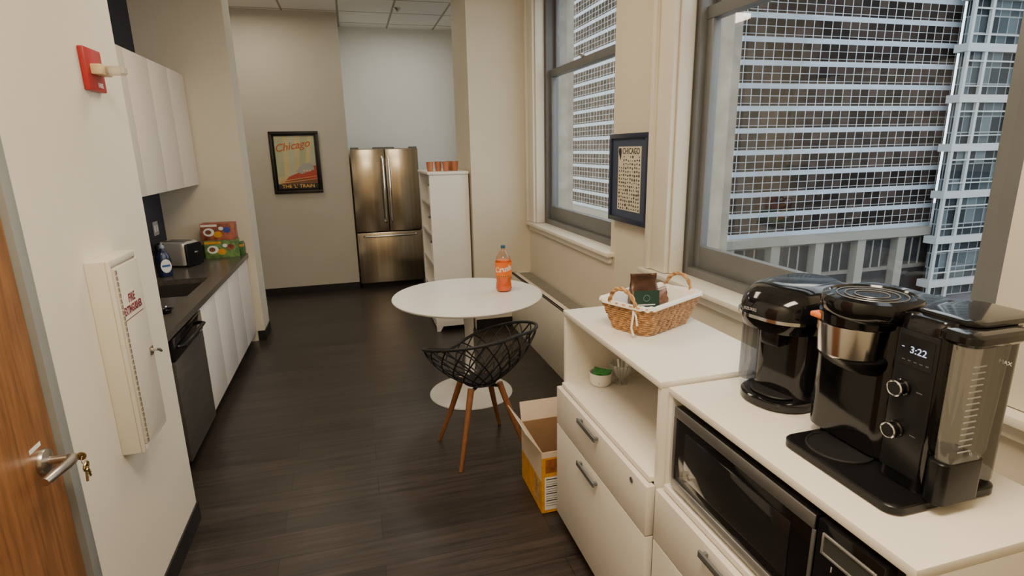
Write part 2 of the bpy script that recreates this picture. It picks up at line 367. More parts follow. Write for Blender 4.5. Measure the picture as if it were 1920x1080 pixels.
o=obj('worktop',boxes([(-1.63,-.985,2.76,SY0,.82,.86),(-1.63,-.985,SY1,5.6,.82,.86),(-1.63,SX0,SY0,SY1,.82,.86),(SX1,-.985,SY0,SY1,.82,.86)]),COUNTER)
tag(o,'continuous dark grey stone worktop along the kitchen run','worktop')
tag(bx('end_upstand',(-1.61,-1.0,5.58,5.6,.86,.96),COUNTER,None,.001),'short dark stone upstand against the wing wall behind the snack boxes','upstand')
tag(bx('long_upstand',(-1.63,-1.61,2.76,5.6,.86,.96),COUNTER,None,.001),'long dark stone upstand under the navy splashback behind the toaster','upstand')
r=thing('sink','undermount steel sink basin set in the dark worktop','sink',(-1.30,4.285,.64))
obj('basin',boxes([(-.2,.2,-.295,.295,0,.004),(-.2,-.197,-.295,.295,.004,.179),(.197,.2,-.295,.295,.004,.179),(-.197,.197,-.295,-.292,.004,.179),(-.197,.197,.292,.295,.004,.179)]),M('dull sink steel',(.12,.11,.10),.45,.8),r)
obj('drain',lambda b:lathe(b,[(.045,.004),(.045,.007),(.03,.006),(.028,.005)],(0,0,0),24),CHROME,r)
r=thing('sink_strainer','small round dark sink strainer lying on the worktop near the basin','strainer',(-1.11,3.58,.86))
obj('cup',lambda b:lathe(b,[(.026,0),(.033,.018),(.042,.022),(.043,.026),(.03,.027),(.028,.02)],n=28),BLKG,r); obj('knob',lambda b:lathe(b,[(.006,.02),(.006,.034),(.010,.038),(.008,.044)],n=16),CHROME,r)
r=thing('dish_soap_bottle','dark blue dish soap bottle with white oval label near the sink','bottle',(-1.42,4.72,.86),.6)
def soap(b): 
    loft(b,[rrect(w,dp,.03,z) for w,dp,z in ((.084,.055,0),(.094,.062,.006),(.10,.066,.05),(.10,.066,.12),(.086,.058,.165),(.056,.045,.195),(.03,.03,.208),(.028,.028,.218))])
obj('bottle_body',soap,BLUEB,r); obj('cap',lambda b:lathe(b,[(.018,.218),(.018,.232),(.012,.242),(.008,.245),(.008,.258)],n=20),M('pale cap',(.30,.36,.45),.4),r)
obj('label_panel',lambda b:flat(b,[(.037*math.cos(q*PI/10),-.0342,.085+.052*math.sin(q*PI/10)) for q in range(20)]),PAPER,r)
bx('label_band',(-.028,.028,-.0347,-.0343,.078,.094),M('blue label ink',(.03,.12,.4),.5),r)
r=thing('spray_bottle','dark squat bottle half hidden behind the partition beside the blue dish soap','bottle',(-1.50,4.90,.86))
obj('bottle_body',lambda b:lathe(b,[(.03,0),(.035,.01),(.035,.12),(.025,.15),(.012,.165),(.012,.18)],n=24),BLKG,r)
obj('pump_head',lambda b:(lathe(b,[(.014,.18),(.014,.2),(.006,.202),(.006,.225)],n=16),tube(b,[(0,0,.225),(.02,-.01,.228),(.045,-.02,.222)],.006,8)),BLKM,r)
r=thing('toaster','chrome two slot toaster with black ends on the worktop','toaster',(-1.43,5.17,.86),1.15)
obj('body',lambda b:loft(b,[rrect(.20-w,.26-w,.04,z) for z,w in ((.015,.006),(.02,0),(.17,0),(.195,.012),(.205,.035))]),TOAST,r)
obj('end_panel',lambda b:loft(b,[rrect(.190,.018,.008,z,0,-.134) for z in (.01,.17)]+[rrect(.17,.014,.006,.190,0,-.133)]),BLK,r)
obj('end_panel',lambda b:loft(b,[rrect(.190,.018,.008,z,0,.134) for z in (.01,.17)]+[rrect(.17,.014,.006,.190,0,.133)]),BLK,r)
bx('slot',(-.055,-.02,-.10,.10,.198,.2065),INK,r); bx('slot',(.02,.055,-.10,.10,.198,.2065),INK,r)
bx('lever',(-.02,.02,-.160,-.142,.11,.125),CHROME,r,.004); bx('base',(-.08,.08,-.12,.12,0,.015),BLK,r,.003)
SNR=M('red brown snack art',(.34,.10,.06),.5,0,.7,14); SNG=M('green snack art',(.13,.24,.07),.5,0,.6,18)
def snack(h,mat,loc,rz,label,tcol):
    r=thing('snack_box',label,'snack box',loc,rz)
    bx('carton',(-.135,.135,-.06,.06,0,h),mat,r,.001)
    for (cx,cz,rad,mm) in ((-.07,h*.5,.045,PAPER),(.0,h*.35,.035,YELL),(.075,h*.6,.032,SNR if mat is SNG else M('blue snack ink',(.05,.08,.35),.5)),(.03,h*.7,.02,PAPER),(-.075,h*.5,.025,M('brown snack ink',(.2,.07,.03),.5))):
        obj('printed_badge',(lambda cx,cz,rad:(lambda b:flat(b,[(cx+rad*math.cos(q*PI/10),-.0605-.0002*(rad<.03),cz+rad*.8*math.sin(q*PI/10)) for q in range(20)])))(cx,cz,rad),mm,r)
    bx('printed_band',(-.13,.0,-.0608,-.0602,h*.82,h*.95),tcol,r)
    return r
snack(.155,SNG,(-1.165,5.48,.86),.05,'green snack carton at the bottom of the pair on the worktop',YELL)
snack(.15,SNR,(-1.175,5.485,1.0155),-.03,'red and brown snack carton stacked on the green one',PAPER)
r=thing('snack_carton','small dark green upright carton standing at the right of the stacked snack boxes','snack box',(-1.015,5.53,.86))
bx('carton',(-.014,.014,-.04,.04,0,.12),M('deep green card',(.05,.14,.04),.5,0,.3,30),r,.001); bx('printed_band',(-.0145,.0145,-.0405,.0405,.08,.1),YELL,r)
r=thing('wall_outlet','pale double power outlet on the navy splashback','outlet',(-1.63,5.35,1.10))
bx('cover_plate',(0,.006,-.06,.06,0,.115),M('grey outlet plastic',(.45,.43,.42),.5),r,.002)
for s in(-.028,.028): bx('socket',(.006,.008,s-.018,s+.018,.03,.085),PAPER,r,.001)
# ------------------------------------------------------------ framed poster on back wall
r=thing('framed_poster','black framed vintage style train poster hanging on the grey back wall','framed poster',(-.63,7.4,1.27))
obj('frame',boxes([(-.28,.28,-.03,-.002,0,.035),(-.28,.28,-.03,-.002,.695,.73),(-.28,-.245,-.03,-.002,.035,.695),(.245,.28,-.03,-.002,.035,.695),(-.245,.245,-.006,-.002,.035,.695)],.002),BLACKF,r)
pr=bx('print',(-.225,.225,-.012,-.007,.055,.675),M('pale yellow poster ink',(.62,.53,.29),.6,0,.1,4),r)
def art(name,polys,col,dy):
    for p in polys:
        obj(name,(lambda p:(lambda b:flat(b,[(x,-.012-dy,z) for x,z in p])))(p),M('poster ink '+name,col,.6,0,.08,9),pr)
art('sky_stripe',[[(-.225,.2),(-.15,.2),(-.12,.675),(-.225,.675)],[(.02,.25),(.08,.25),(.16,.675),(.07,.675)]],(.46,.48,.31),.0003)
art('pale_stripe',[[(-.08,.2),(-.03,.2),(0,.675),(-.07,.675)],[(.13,.2),(.225,.2),(.225,.675),(.2,.675)]],(.50,.52,.38),.0003)
art('train_body',[[(-.16,.13),(.225,.13),(.225,.33),(.13,.31),(.0,.24),(-.1,.20)]],(.50,.08,.05),.0006)
art('train_roof',[[(-.02,.26),(.08,.35),(.15,.36),(.19,.33),(.2,.28),(.05,.23)]],(.40,.40,.38),.0009)
art('train_shadow',[[(-.225,.10),(.225,.10),(.225,.16),(.05,.18),(-.12,.15)]],(.20,.09,.05),.0011)
art('train_window',[[(x,.275),(x+.02,.28),(x+.02,.262),(x,.258)] for x in (.07,.105,.14)],(.75,.55,.3),.0012)
art('rail',[[(-.2,.14),(.22,.20),(.22,.206),(-.2,.15)],[(-.2,.12),(.22,.165),(.22,.172),(-.2,.13)]],(.80,.35,.12),.0014)
art('caption_band',[[(-.225,.055),(.225,.055),(.225,.115),(-.225,.115)]],(.03,.03,.03),.0016)
text('caption_lettering',"THE 'L' TRAIN",.058,M('caption ink',(.80,.45,.12),.5),pr,(0,-.0142,.084),'Y-',bold=.001,sx=1.05)
text('title_lettering','Chicago',.125,M('orange title ink',(.55,.12,.03),.5),pr,(-.03,-.0135,.56),'Y-',shear=.35,spin=.16,bold=.0012)
# ------------------------------------------------------------ fridge
r=thing('refrigerator','stainless french door refrigerator with bottom freezer standing in the niche','refrigerator',(.42,7.78,0))
bx('body',(-.41,.41,-.33,.38,.05,1.765),M('grey fridge side',(.10,.10,.10),.45),r,.004); bx('kick_grille',(-.40,.40,-.33,-.30,0,.07),BLK,r)
FH=M('grey hinge plastic',(.12,.12,.12),.5)
for s in(-1,1):
    a,b_=(-.415,-.003) if s<0 else (.003,.415)
    dr=bx('door',(a,b_,-.40,-.335,.745,1.78),STEEL,r,.012)
    hx=s*.035
    obj('handle',lambda b:tube(b,[(hx,-.40,.86),(hx,-.435,.88),(hx,-.452,1.05),(hx,-.458,1.28),(hx,-.452,1.5),(hx,-.435,1.66),(hx,-.40,1.68)],.012,10),CHROME,dr)
    bx('hinge_cover',(s*.36-.05,s*.36+.05,-.36,-.25,1.765,1.80),FH,r,.006)
dr=bx('freezer_drawer',(-.415,.415,-.40,-.335,.07,.735),STEEL,r,.012)
obj('handle',lambda b:tube(b,[(-.33,-.40,.69),(-.31,-.435,.69),(-.15,-.452,.692),(.15,-.452,.692),(.31,-.435,.69),(.33,-.40,.69)],.012,10),CHROME,dr)
bx('top_control_box',(-.13,.13,-.32,.0,1.765,1.80),FH,r,.006)
# ------------------------------------------------------------ bookcase and cups
r=thing('bookcase','tall narrow white bookcase with open shelves facing the fridge','bookcase',(.875,5.68,0))
WB=M('white painted bookcase',(.84,.81,.75),.4,0,.015)
def sidep(y):
    def g(b):
        pts=[(-.185,0),(-.15,0),(-.12,.05),(.12,.05),(.15,0),(.185,0),(.185,1.53),(-.185,1.53)]
        loft(b,[[Vector((x,yy,z)) for x,z in pts] for yy in (y,y+.02)])
    return g
obj('side_panel',sidep(-.38),WB,r); obj('side_panel',sidep(.36),WB,r)
bx('back_panel',(.17,.185,-.36,.36,.06,1.53),WB,r); bx('top_panel',(-.20,.19,-.395,.395,1.53,1.555),WB,r,.004)
for z in(.08,.37,.66,.95,1.24): bx('shelf',(-.18,.17,-.36,.36,z,z+.02),WB,r)
bx('plinth',(-.175,-.16,-.36,.36,.02,.08),WB,r)
CUPG='terracotta coloured cups on the bookcase'
cups=[(.725,5.46,'leftmost terracotta coloured cup on the white bookcase'),(.81,5.50,'second terracotta coloured cup from the left on the bookcase'),(.875,5.44,'third terracotta coloured cup from the left on the bookcase'),(.93,5.56,'terracotta coloured cup set slightly back between its neighbours on the bookcase'),(.965,5.46,'rightmost terracotta coloured cup on the white bookcase')]
c0=None
for x,y,l in cups:
    if c0 is None:
        c0=thing('paper_cup',l,'cup',(x,y,1.555),0,CUPG)
        obj('cup_body',lambda b:lathe(b,[(.024,0),(.026,.002),(.035,.088),(.033,.088),(.024,.006)],n=24),COPPER,c0)
        obj('rim',lambda b:tube(b,[(.035*math.cos(q*PI/12),.035*math.sin(q*PI/12),.088) for q in range(24)],.002,6,True),COPPER,c0)
    else:
        c=copy_tree(c0,None,l); c.location=(x,y,1.555)
def can(b,rr,h): lathe(b,[(rr*.95,0),(rr,.004),(rr,h-.004),(rr*.95,h)],n=24)
for (y,z,hh,mm,lb) in ((-.2,1.26,.16,LINEN,'white storage jar on the top shelf of the bookcase'),(-.1,.97,.13,CREAMP,'cream storage jar on the second shelf of the bookcase'),(-.15,.68,.18,PAPER,'tall white storage jar on the middle shelf of the bookcase')):
    j=thing('storage_jar',lb,'jar',(.755,5.68+y,z)); obj('jar_body',lambda b:can(b,.055,hh),mm,j); obj('lid',lambda b:lathe(b,[(.057,hh),(.057,hh+.015),(.02,hh+.02)],n=24),HANDLEG,j)
r=thing('sprinkler_head','small round sprinkler cover on the tiled ceiling','sprinkler',(.66,7.06,CH-.03))
obj('cover',lambda b:lathe(b,[(.02,0),(.045,.02),(.05,.029)],n=24),SATIN,r); obj('deflector',lambda b:lathe(b,[(.018,-.012),(.018,-.009),(.006,-.008),(.006,.0)],n=16),SATIN,r)
# ------------------------------------------------------------ table, bottle, chair
r=thing('round_table','round white pedestal table in the middle of the floor','table',(.725,3.81,0))
obj('tabletop',lambda b:lathe(b,[(.50,.728),(.525,.733),(.532,.742),(.532,.747),(.529,.75)],n=96),TABLEW,r)
obj('pedestal',lambda b:lathe(b,[(.305,0),(.306,.004),(.30,.009),(.22,.02),(.13,.04),(.075,.075),(.048,.13),(.036,.22),(.031,.36),(.031,.5),(.038,.6),(.06,.68),(.10,.715),(.14,.728)],n=64),TABLEW,r)
r=thing('soda_bottle','large bottle of orange soda with a dark blue cap on the round table','bottle',(1.0,3.83,.75))
obj('bottle_body',lambda b:lathe(b,[(.040,0),(.051,.004),(.058,.02),(.057,.05),(.053,.075),(.058,.10),(.058,.20),(.057,.215),(.050,.245),(.036,.275),(.023,.295),(.015,.305),(.014,.318)],n=40),clear('soda bottle plastic',(.95,.88,.80),.05,.03,.0),r)
obj('soda',lambda b:lathe(b,[(.038,.003),(.049,.007),(.056,.02),(.055,.05),(.051,.075),(.056,.10),(.056,.20),(.055,.215),(.052,.230)],n=40),ORANGE,r)
obj('cap',lambda b:lathe(b,[(.0165,.315),(.0165,.332),(.015,.335)],n=24),TEAL,r)
def lab(b):
    n=48; rings=[]
    for z in (.110,.218): rings.append([Vector((.0592*math.cos(2*PI*q/n),.0592*math.sin(2*PI*q/n),z)) for q in range(n)])
    loft(b,rings,False,False)
lb=obj('label_wrap',lab,ORLAB,r)
t=text('lettering','Crush',.056,PAPER,lb,(0,0,0),'Y-',bold=.0018,spin=.16,ext=.0003)
for v in t.data.vertices:
    a=v.co.x/.0598-PI/2-.27; z=v.co.z+.170
    rr=.0596+(-v.co.y)
    v.co=(rr*math.cos(a),rr*math.sin(a),z)
obj('label_swirl',lambda b:loft(b,[[Vector((.0594*math.cos(a/24*2*PI),.0594*math.sin(a/24*2*PI),z)) for a in range(24)] for z in (.113,.122)],False,False),M('dark green ink',(.03,.16,.08),.5),lb)
r=thing('mesh_tub_chair','black openwork plastic tub chair with four brown wooden legs by the round table','chair',(.63,3.02,0))
beta=-PI/2+math.radians(30)
def sp(th,s):
    a=(1+math.cos(th))/2; a=(a+.02)/1.02
    zr=.51+.265*a**.42; R=.285+.055*abs(math.sin(th))+.02*math.cos(th)
    rr=.07+(R-.07)*(1-(1-s)**1.3); zz=.435+(zr-.435)*(s**1.45)
    return Vector((rr*math.cos(beta+th),rr*math.sin(beta+th),zz))
def lattice(b):
    N=20; L=6
    for j in range(L):
        for i in range(N):
            for sg in (-.5,.5):
                t0=(i+(j%2)*.5)/N*2*PI; t1=t0+sg/N*2*PI
                p0=sp(t0,j/L); pm=sp((t0+t1)/2,(j+.5)/L); p1=sp(t1,(j+1)/L)
                tube(b,[p0,pm,p1],.0046,5,cap=False)
obj('lattice_shell',lattice,BLKM,r,60)
obj('rim',lambda b:tube(b,[sp(q/64*2*PI,1) for q in range(64)],.009,8,True),BLKM,r)
obj('seat_hub',lambda b:lathe(b,[(.09,.422),(.10,.428),(.09,.440),(.02,.442)],n=32),BLKM,r)
for (x,y) in ((-.18,-.24),(-.24,.15),(.17,.24),(.24,-.15)):
    obj('leg',lambda b:tube(b,[(x*.42,y*.42,.43),(x*.7,y*.7,.21),(x,y,.0)],[.019,.016,.011],14),WALNUT,r)
obj('under_frame',lambda b:(tube(b,[(-.18*.45,-.24*.45,.410),(.17*.45,.24*.45,.410)],.010,8),tube(b,[(-.24*.45,.15*.45,.410),(.24*.45,-.15*.45,.410)],.010,8)),BLKM,r)
# ------------------------------------------------------------ cardboard box
r=thing('cardboard_box','open cardboard carton with amber printed sides beside the white credenza','cardboard box',(.765,2.29,0))
bw,bd,bh=.30,.34,.335
obj('carton_body',boxes([(0,bw,0,bd,0,.004),(.003,bw-.003,bd-.006,bd-.003,.004,bh),(bw-.006,bw-.003,.003,bd-.003,.004,bh),(.003,.006,.003,bd-.003,.004,bh),(.003,bw-.003,.003,.006,.004,bh)]),CARD,r)
bx('printed_side',(.0,bw,0,.003,0,bh-.03),YELL,r); bx('printed_side',(0,.003,.003,bd,0,bh-.16),YELL,r)
bx('plain_side',(.0,bw,0,.003,bh-.03,bh),CARDP,r); bx('plain_side',(0,.003,.003,bd,bh-.16,bh),CARDP,r)
def flap(p0,p1,off,th=.003):
    def g(b):
        a,c=Vector(p0),Vector(p1); o=Vector(off); n=(c-a).cross(o).normalized()*th
        loft(b,[[a,c,c+o,a+o],[a+n,c+n,c+o+n,a+o+n]])
    return g
obj('flap',flap((0,.005,bh),(0,bd,bh),(-.07,.01,.10)),CARDP,r); obj('flap',flap((0,bd,bh),(bw,bd,bh),(.0,.03,.10)),CARDP,r)
obj('flap',flap((.004,.002,bh),(bw,.002,bh),(0,.035,-.10)),CARD,r); obj('flap',flap((bw,0.01,bh),(bw,bd,bh),(.02,0,.10)),CARDP,r)
nf=bx('nutrition_panel',(.015,.105,-.0006,0,.02,.20),PAPER,r)
for i in range(12): bx('printed_text_rule',(.022,.098,-.0012,-.0006,.185-.013*i,.185-.013*i+(.005 if i%3==0 else .002)),INK,nf)
bx('printed_badge',(.115,.22,-.0006,0,.06,.19),M('chocolate print',(.16,.06,.02),.5,0,.5,30),r)
bx('printed_badge',(-.0006,0,.03,.12,.03,.16),M('snack bar print',(.50,.30,.10),.5,0,.4,30),r)
bx('printed_badge',(.02,.12,-.0006,0,.222,.295),M('brown badge print',(.30,.10,.03),.5,0,.4,30),r)
# ------------------------------------------------------------ credenzas
def credenza(y0,y1,xf,top,label,yh):
    cy=(y0+y1)/2; h=(y1-y0)/2; xb=1.29
    r=thing('credenza',label,'credenza',(xf,cy,0)); D=xb-xf
    obj('carcass',boxes([(.004,D,-h,-h+.02,.06,top-.022),(.004,D,h-.02,h,.06,top-.022),(D-.015,D,-h+.02,h-.02,.06,top-.022),(.004,D-.015,-h+.02,h-.02,.06,.08)],.001),WHITED,r)
    bx('top_panel',(0,D,-h,h,top-.022,top),WHITEL,r,.002)
    bx('shelf',(-.012,D-.015,-h+.02,h-.02,.727,.745),WHITEL,r,.001)
    fx=-.03
    for z0,z1,zh in ((.545,.722,.695),(.085,.54,.505)):
        dr=bx('drawer',(fx,.0,-h+.003,h-.003,z0,z1),WHITED,r,.0015)
        a=yh-cy
        obj('handle',boxes([(fx-.022,fx-.014,a-.085,a+.085,zh-.008,zh+.012),(fx-.016,fx,a-.08,a-.068,zh-.005,zh+.008),(fx-.016,fx,a+.068,a+.08,zh-.005,zh+.008)],.0015),HANDLEG,dr)
        if z0>.5: obj('lock',lambda b:lathe(b,[(.010,fx-.003),(.010,fx+.001)],(0,-h+.10,.69),20,axis='X'),HANDLEG,dr)
        else: bx('drawer_box',(.0,D-.05,-h+.03,h-.03,z0+.02,z1-.05),GAP,dr)
    for sx in (.04,D-.05):
        for sy in (-h+.06,h-.06): obj('foot',(lambda sx,sy:(lambda b:lathe(b,[(.028,0),(.028,.012),(.012,.016),(.012,.06)],(sx,sy,0),20)))(sx,sy),HANDLEG,r)
    return r
credenza(1.375,2.19,.835,1.073,'taller white credenza holding the wicker basket, by the cardboard box',1.82)
credenza(.585,1.368,.858,1.058,'white credenza holding the coffee machines and the microwave',1.02)
# microwave
r=thing('microwave','black and silver microwave oven inside the near white credenza','microwave',(.885,.975,.745))
ya,yb=-.34,.345
obj('cabinet_body',boxes([(0,.345,ya,yb,.012,.275)],.003),M('dark grey microwave shell',(.04,.04,.043),.4,.3),r)
for q in (ya+.05,yb-.05): obj('foot',lambda b:lathe(b,[(.014,0),(.014,.012)],(.05,q,0),16),BLK,r)
SILV=M('silver grey microwave trim',(.45,.45,.45),.32,.7,.05); DTR=M('grey microwave trim',(.22,.22,.225),.3,.6,.05)
dr=bx('door',(-.03,0,-.182,yb,.014,.275),BLKG,r,.004)
bx('door_trim',(-.034,-.029,-.182,yb,.014,.042),SILV,dr,.002); bx('door_trim',(-.034,-.029,-.182,yb,.243,.275),DTR,dr,.002); bx('door_trim',(-.034,-.029,-.186,-.178,.042,.243),DTR,dr,.001); bx('door_trim',(-.034,-.029,yb-.010,yb,.042,.243),DTR,dr,.001)
bx('window',(-.0335,-.03,-.12,yb-.06,.075,.215),M('dark microwave glass',(.012,.012,.014),.08,0,.05,coat=.6),dr,.001)
cp=bx('control_panel',(-.03,0,ya,-.188,.014,.275),BLKG,r,.003)
dp=obj('display',boxes([(-.034,-.029,ya+.014,ya+.019,.205,.252),(-.034,-.029,-.209,-.204,.205,.252),(-.034,-.029,ya+.019,-.209,.247,.252),(-.034,-.029,ya+.019,-.209,.205,.210)],.001),SILV,cp)
bx('display_glass',(-.0315,-.030,ya+.019,-.209,.210,.247),M('grey green lcd glass',(.05,.055,.05),.2),cp)
PKI=M('pale key ink',(.45,.45,.45),.5)
for i,row in enumerate(('123','456','789','0')):
    for j,ch in enumerate(row):
        text('key_lettering',ch,.017,PKI,cp,(-.0305,-.232-.030*(j if len(row)>1 else 1),.185-i*.024),'X-',bold=.0003,sx=1.1)
for i in range(3): bx('key_marking',(-.0306,-.030,-.322+.04*i,-.300+.04*i,.085,.088),PKI,cp)
# basket
ang=math.radians(24.7)
r=thing('wicker_basket','honey wicker basket with white cloth liner and two loop handles','basket',(1.085,1.885,1.073),ang)
def wk(b):
    box(b,-.135,.135,-.08,.08,0,.006,bev=.002)
    for j in range(13):
        z=.006+j*.0092; k=j/12; w=.28+.074*k; dpt=.175+.064*k
        pts=rrect(w,dpt,.035,z,n=6); c=Vector((0,0,z)); m=len(pts); dense=[]
        for i in range(m):
            a,b2=pts[i],pts[(i+1)%m]; L=(b2-a).length; q=max(1,int(L/.008))
            for s in range(q): dense.append(a.lerp(b2,s/q))
        out=[p+(p-c).normalized()*(.0034 if ((i//2+j)%2) else -.0022) for i,p in enumerate(dense)]
        tube(b,out,.0044,5,True)
obj('woven_body',wk,WICKER,r,60)
def liner(b):
    def ring(w,dp,z,wv=0,zv=0):
        pts=rrect(w,dp,.04,z,n=8); m=len(pts); dense=[]
        for i in range(m):
            a,b2=pts[i],pts[(i+1)%m]
            for s in range(3): dense.append(a.lerp(b2,s/3))
        return [Vector((p.x*(1+wv*math.sin(i*.9)),p.y*(1+wv*math.sin(i*.9)),p.z+zv*math.sin(i*.55+1))) for i,p in enumerate(dense)]
    loft(b,[ring(.370,.256,.111,.006,.003),ring(.368,.254,.117,.006,.003),ring(.360,.246,.124,.006,.003),ring(.348,.234,.1255,.006,.002),ring(.336,.222,.115),ring(.30,.19,.06),ring(.26,.155,.02)],False,True)
obj('cloth_liner',liner,LINEN,r,70)
for s in(-1,1):
    def hd(b):
        for ph in (0,PI):
            pts=[]
            for q in range(25):
                a=PI*q/24; tw=q*.9+ph
                pts.append((s*(.175+.010*math.sin(a))+.004*math.cos(tw),.062*math.cos(a)+.004*math.sin(tw)*math.cos(a),.10+.078*math.sin(a)+.004*math.sin(tw)*math.sin(a)))
            tube(b,pts,.0052,6)
    obj('handle',hd,WICKER,r,60)
obj('ribbon',lambda b:(tube(b,[(-.176,-.05,.105),(-.186,-.056,.08),(-.188,-.052,.04),(-.184,-.06,.012)],.004,6),tube(b,[(-.176,-.05,.105),(-.180,-.065,.085),(-.178,-.07,.05)],.004,6)),LINEN,r)
def crumple(b,amt):
    bmesh.ops.subdivide_edges(b,edges=[e for e in b.edges if e.calc_length()>.02],cuts=3,use_grid_fill=True)
    for v in b.verts: v.co+=Vector((random.uniform(-amt,amt)*.5,random.uniform(-amt,amt),random.uniform(-amt,amt)*.5))
r=thing('coffee_bag','brown foil coffee bag with dark green label leaning in the basket','coffee bag',(1.06,1.90,1.10),ang-.62)
def bag(b):
    loft(b,[rrect(w,dd_,.012,z,0,off) for w,dd_,z,off in ((.10,.05,0,0),(.112,.06,.01,0),(.116,.064,.06,.0),(.112,.05,.10,.005),(.106,.022,.135,.01),(.102,.010,.15,.012),(.104,.008,.175,.012))])
    crumple(b,.0022)
obj('bag_body',bag,M('dark brown foil',(.09,.045,.030),.28,.5,.35,12,.6,30),r,80)
def lp(b):
    n=8
    G=[[b.verts.new((-.050+.100*i/n,-.0345-.0012*math.sin(i*1.7+j),.006+.112*j/n)) for i in range(n+1)] for j in range(n+1)]
    for j in range(n):
        for i in range(n): b.faces.new((G[j][i],G[j][i+1],G[j+1][i+1],G[j+1][i]))
obj('label_panel',lp,M('dark green label',(.014,.045,.03),.4),r,80)
obj('label_badge',lambda b:tube(b,[(.012*math.cos(q*PI/10),-.0366,.088+.012*math.sin(q*PI/10)) for q in range(20)],.0010,5,True),M('pale green emblem ink',(.16,.27,.22),.5),r)
bx('label_text_rule',(-.034,.034,-.0370,-.0364,.060,.064),PAPER,r); bx('label_text_rule',(-.026,.026,-.0370,-.0364,.050,.053),PAPER,r)
r=thing('snack_bag','folded brown and silver foil packet lying in the basket behind the coffee bag','packet',(1.145,1.935,1.10),ang+.1)
def pk(b):
    loft(b,[rrect(w,dd_,.012,z,off,0) for w,dd_,z,off in ((.08,.04,0,0),(.10,.05,.02,0),(.10,.045,.05,.0),(.095,.025,.075,.006),(.09,.010,.095,.012))]); crumple(b,.003)
obj('packet_body',pk,M('copper brown foil',(.20,.09,.05),.25,.6,.5,10,.3,30),r,80)
bx('seal_strip',(-.030,.055,-.004,.004,.095,.103),SATIN,r)
# bowl + glass dish
r=thing('sugar_bowl','small white bowl holding green sweetener packets on the credenza shelf','bowl',(.977,2.10,.745))
obj('bowl_body',lambda b:lathe(b,[(.036,0),(.042,.004),(.049,.02),(.050,.058),(.047,.058),(.045,.025),(.030,.008)],n=36),TABLEW,r)
for i in range(4):
    o=obj('sweetener_packet',lambda b:box(b,-.022,.022,-.030,.030,0,.004,bev=.0015),GREENP); o.location=((.960,.985,.972,.99)[i],(2.09,2.105,2.115,2.092)[i],.780+.007*i); o.rotation_euler=((.25,-.2,.3,-.15)[i],(-.5,.45,.2,-.3)[i],(.2,1.0,-.5,.5)[i])
    tag(o,'thin green sweetener packet standing in the white bowl','packet','green sweetener packets in the white bowl')
tag(obj('glass_dish',lambda b:lathe(b,[(.030,0),(.031,.006),(.012,.014),(.012,.022),(.032,.04),(.046,.075),(.050,.092),(.047,.092),(.030,.045),(.01,.03)],(1.068,2.085,.745),96,flute=.06,nf=16),clear('cut glass',(.84,.88,.88),.30,.02,.24,(.9,.92,.9))),'fluted clear glass dish beside the white bowl','dish')
# ------------------------------------------------------------ single serve brewer
r=thing('pod_coffee_maker','smaller black pod coffee maker with silver band, behind the larger brewer','coffee maker',(1.165,1.215,1.058),math.radians(-78))
obj('base',lambda b:slab(b,0,-.02,.20,.27,0,.028,.09,.006),BLKG,r)
obj('drip_tray',lambda b:slab(b,0,-.08,.13,.11,.028,.036,.054,.003),BLKM,r)
obj('rear_body',lambda b:loft(b,[rrect(.185,.225,.05,z,.005,.022) for z in (.02,.24)]),BLKG,r)
HX=-.012
def head(b):
    loft(b,[rrect(w,dd_,rr,z,HX,cy) for w,dd_,rr,z,cy in ((.17,.22,.07,.205,.0),(.215,.27,.09,.215,-.01),(.228,.285,.095,.245,-.012),(.228,.285,.095,.272,-.012),(.222,.272,.09,.298,-.006),(.195,.24,.08,.320,.006),(.13,.17,.055,.335,.012))])
obj('brew_head',head,BLKG,r)
def band(b):
    def arc(z,e): return rrect(.230+e,.287+e,.096,z,HX,-.012,8)
    R0=arc(.246,0);R1=arc(.246,.006);R2=arc(.255,.006);R3=arc(.255,0)
    keep=[i for i in range(len(R0)) if R0[i].y<.02]
    loft(b,[[R0[i],R1[i],R2[i],R3[i]] for i in keep])
obj('silver_band',band,CHROME,r)
bx('brew_nozzle',(-.03,.03,-.125,-.085,.17,.21),BLK,r,.01)
obj('water_reservoir',lambda b:slab(b,-.108,.01,.046,.19,.028,.212,.020,.004),SMOKEP,r)
text('lettering','KEURIG',.0115,M('silver lettering',(.6,.6,.6),.3,.5),r,(HX-.03,-.1555,.268),'Y-',bold=.0001)
# ------------------------------------------------------------ large brewer
r=thing('drip_coffee_maker','large black drip coffee brewer with clock display, knobs and side water tank','coffee maker',(1.08,.84,1.058),-PI/2)
obj('base',lambda b:slab(b,-.01,-.005,.30,.275,0,.022,.03,.004),BLK,r)
obj('drip_tray',lambda b:lathe(b,[(.070,.022),(.070,.027),(.066,.029),(.064,.026),(.03,.026)],(-.068,-.062,0),48),BLKM,r)
obj('rear_body',lambda b:slab(b,-.093,.050,.228,.18,.022,.372,.045,.010),BLKG,r)
obj('brew_housing',lambda b:loft(b,[rrect(w,d_,rr,z,-.078,cy) for w,d_,rr,z,cy in ((.13,.10,.05,.215,-.02),(.145,.13,.06,.235,-.035),(.150,.145,.07,.250,-.043),(.14,.12,.06,.256,-.03))]),BLK,r)
obj('brew_cup',lambda b:lathe(b,[(.060,.248),(.067,.255),(.073,.318),(.073,.322)],(-.078,-.054,0),48),M('polished steel',(.74,.71,.67),.18,1,.05),r)
obj('brew_collar',lambda b:lathe(b,[(.073,.321),(.076,.324),(.078,.345)],(-.074,-.048,0),48),BLKG,r)
ld=obj('brew_lid',lambda b:lathe(b,[(.078,.338),(.088,.345),(.094,.357),(.096,.374),(.092,.384),(.081,.388),(.078,.384),(.02,.384)],(-.062,-.036,0),56),BLKG,r)
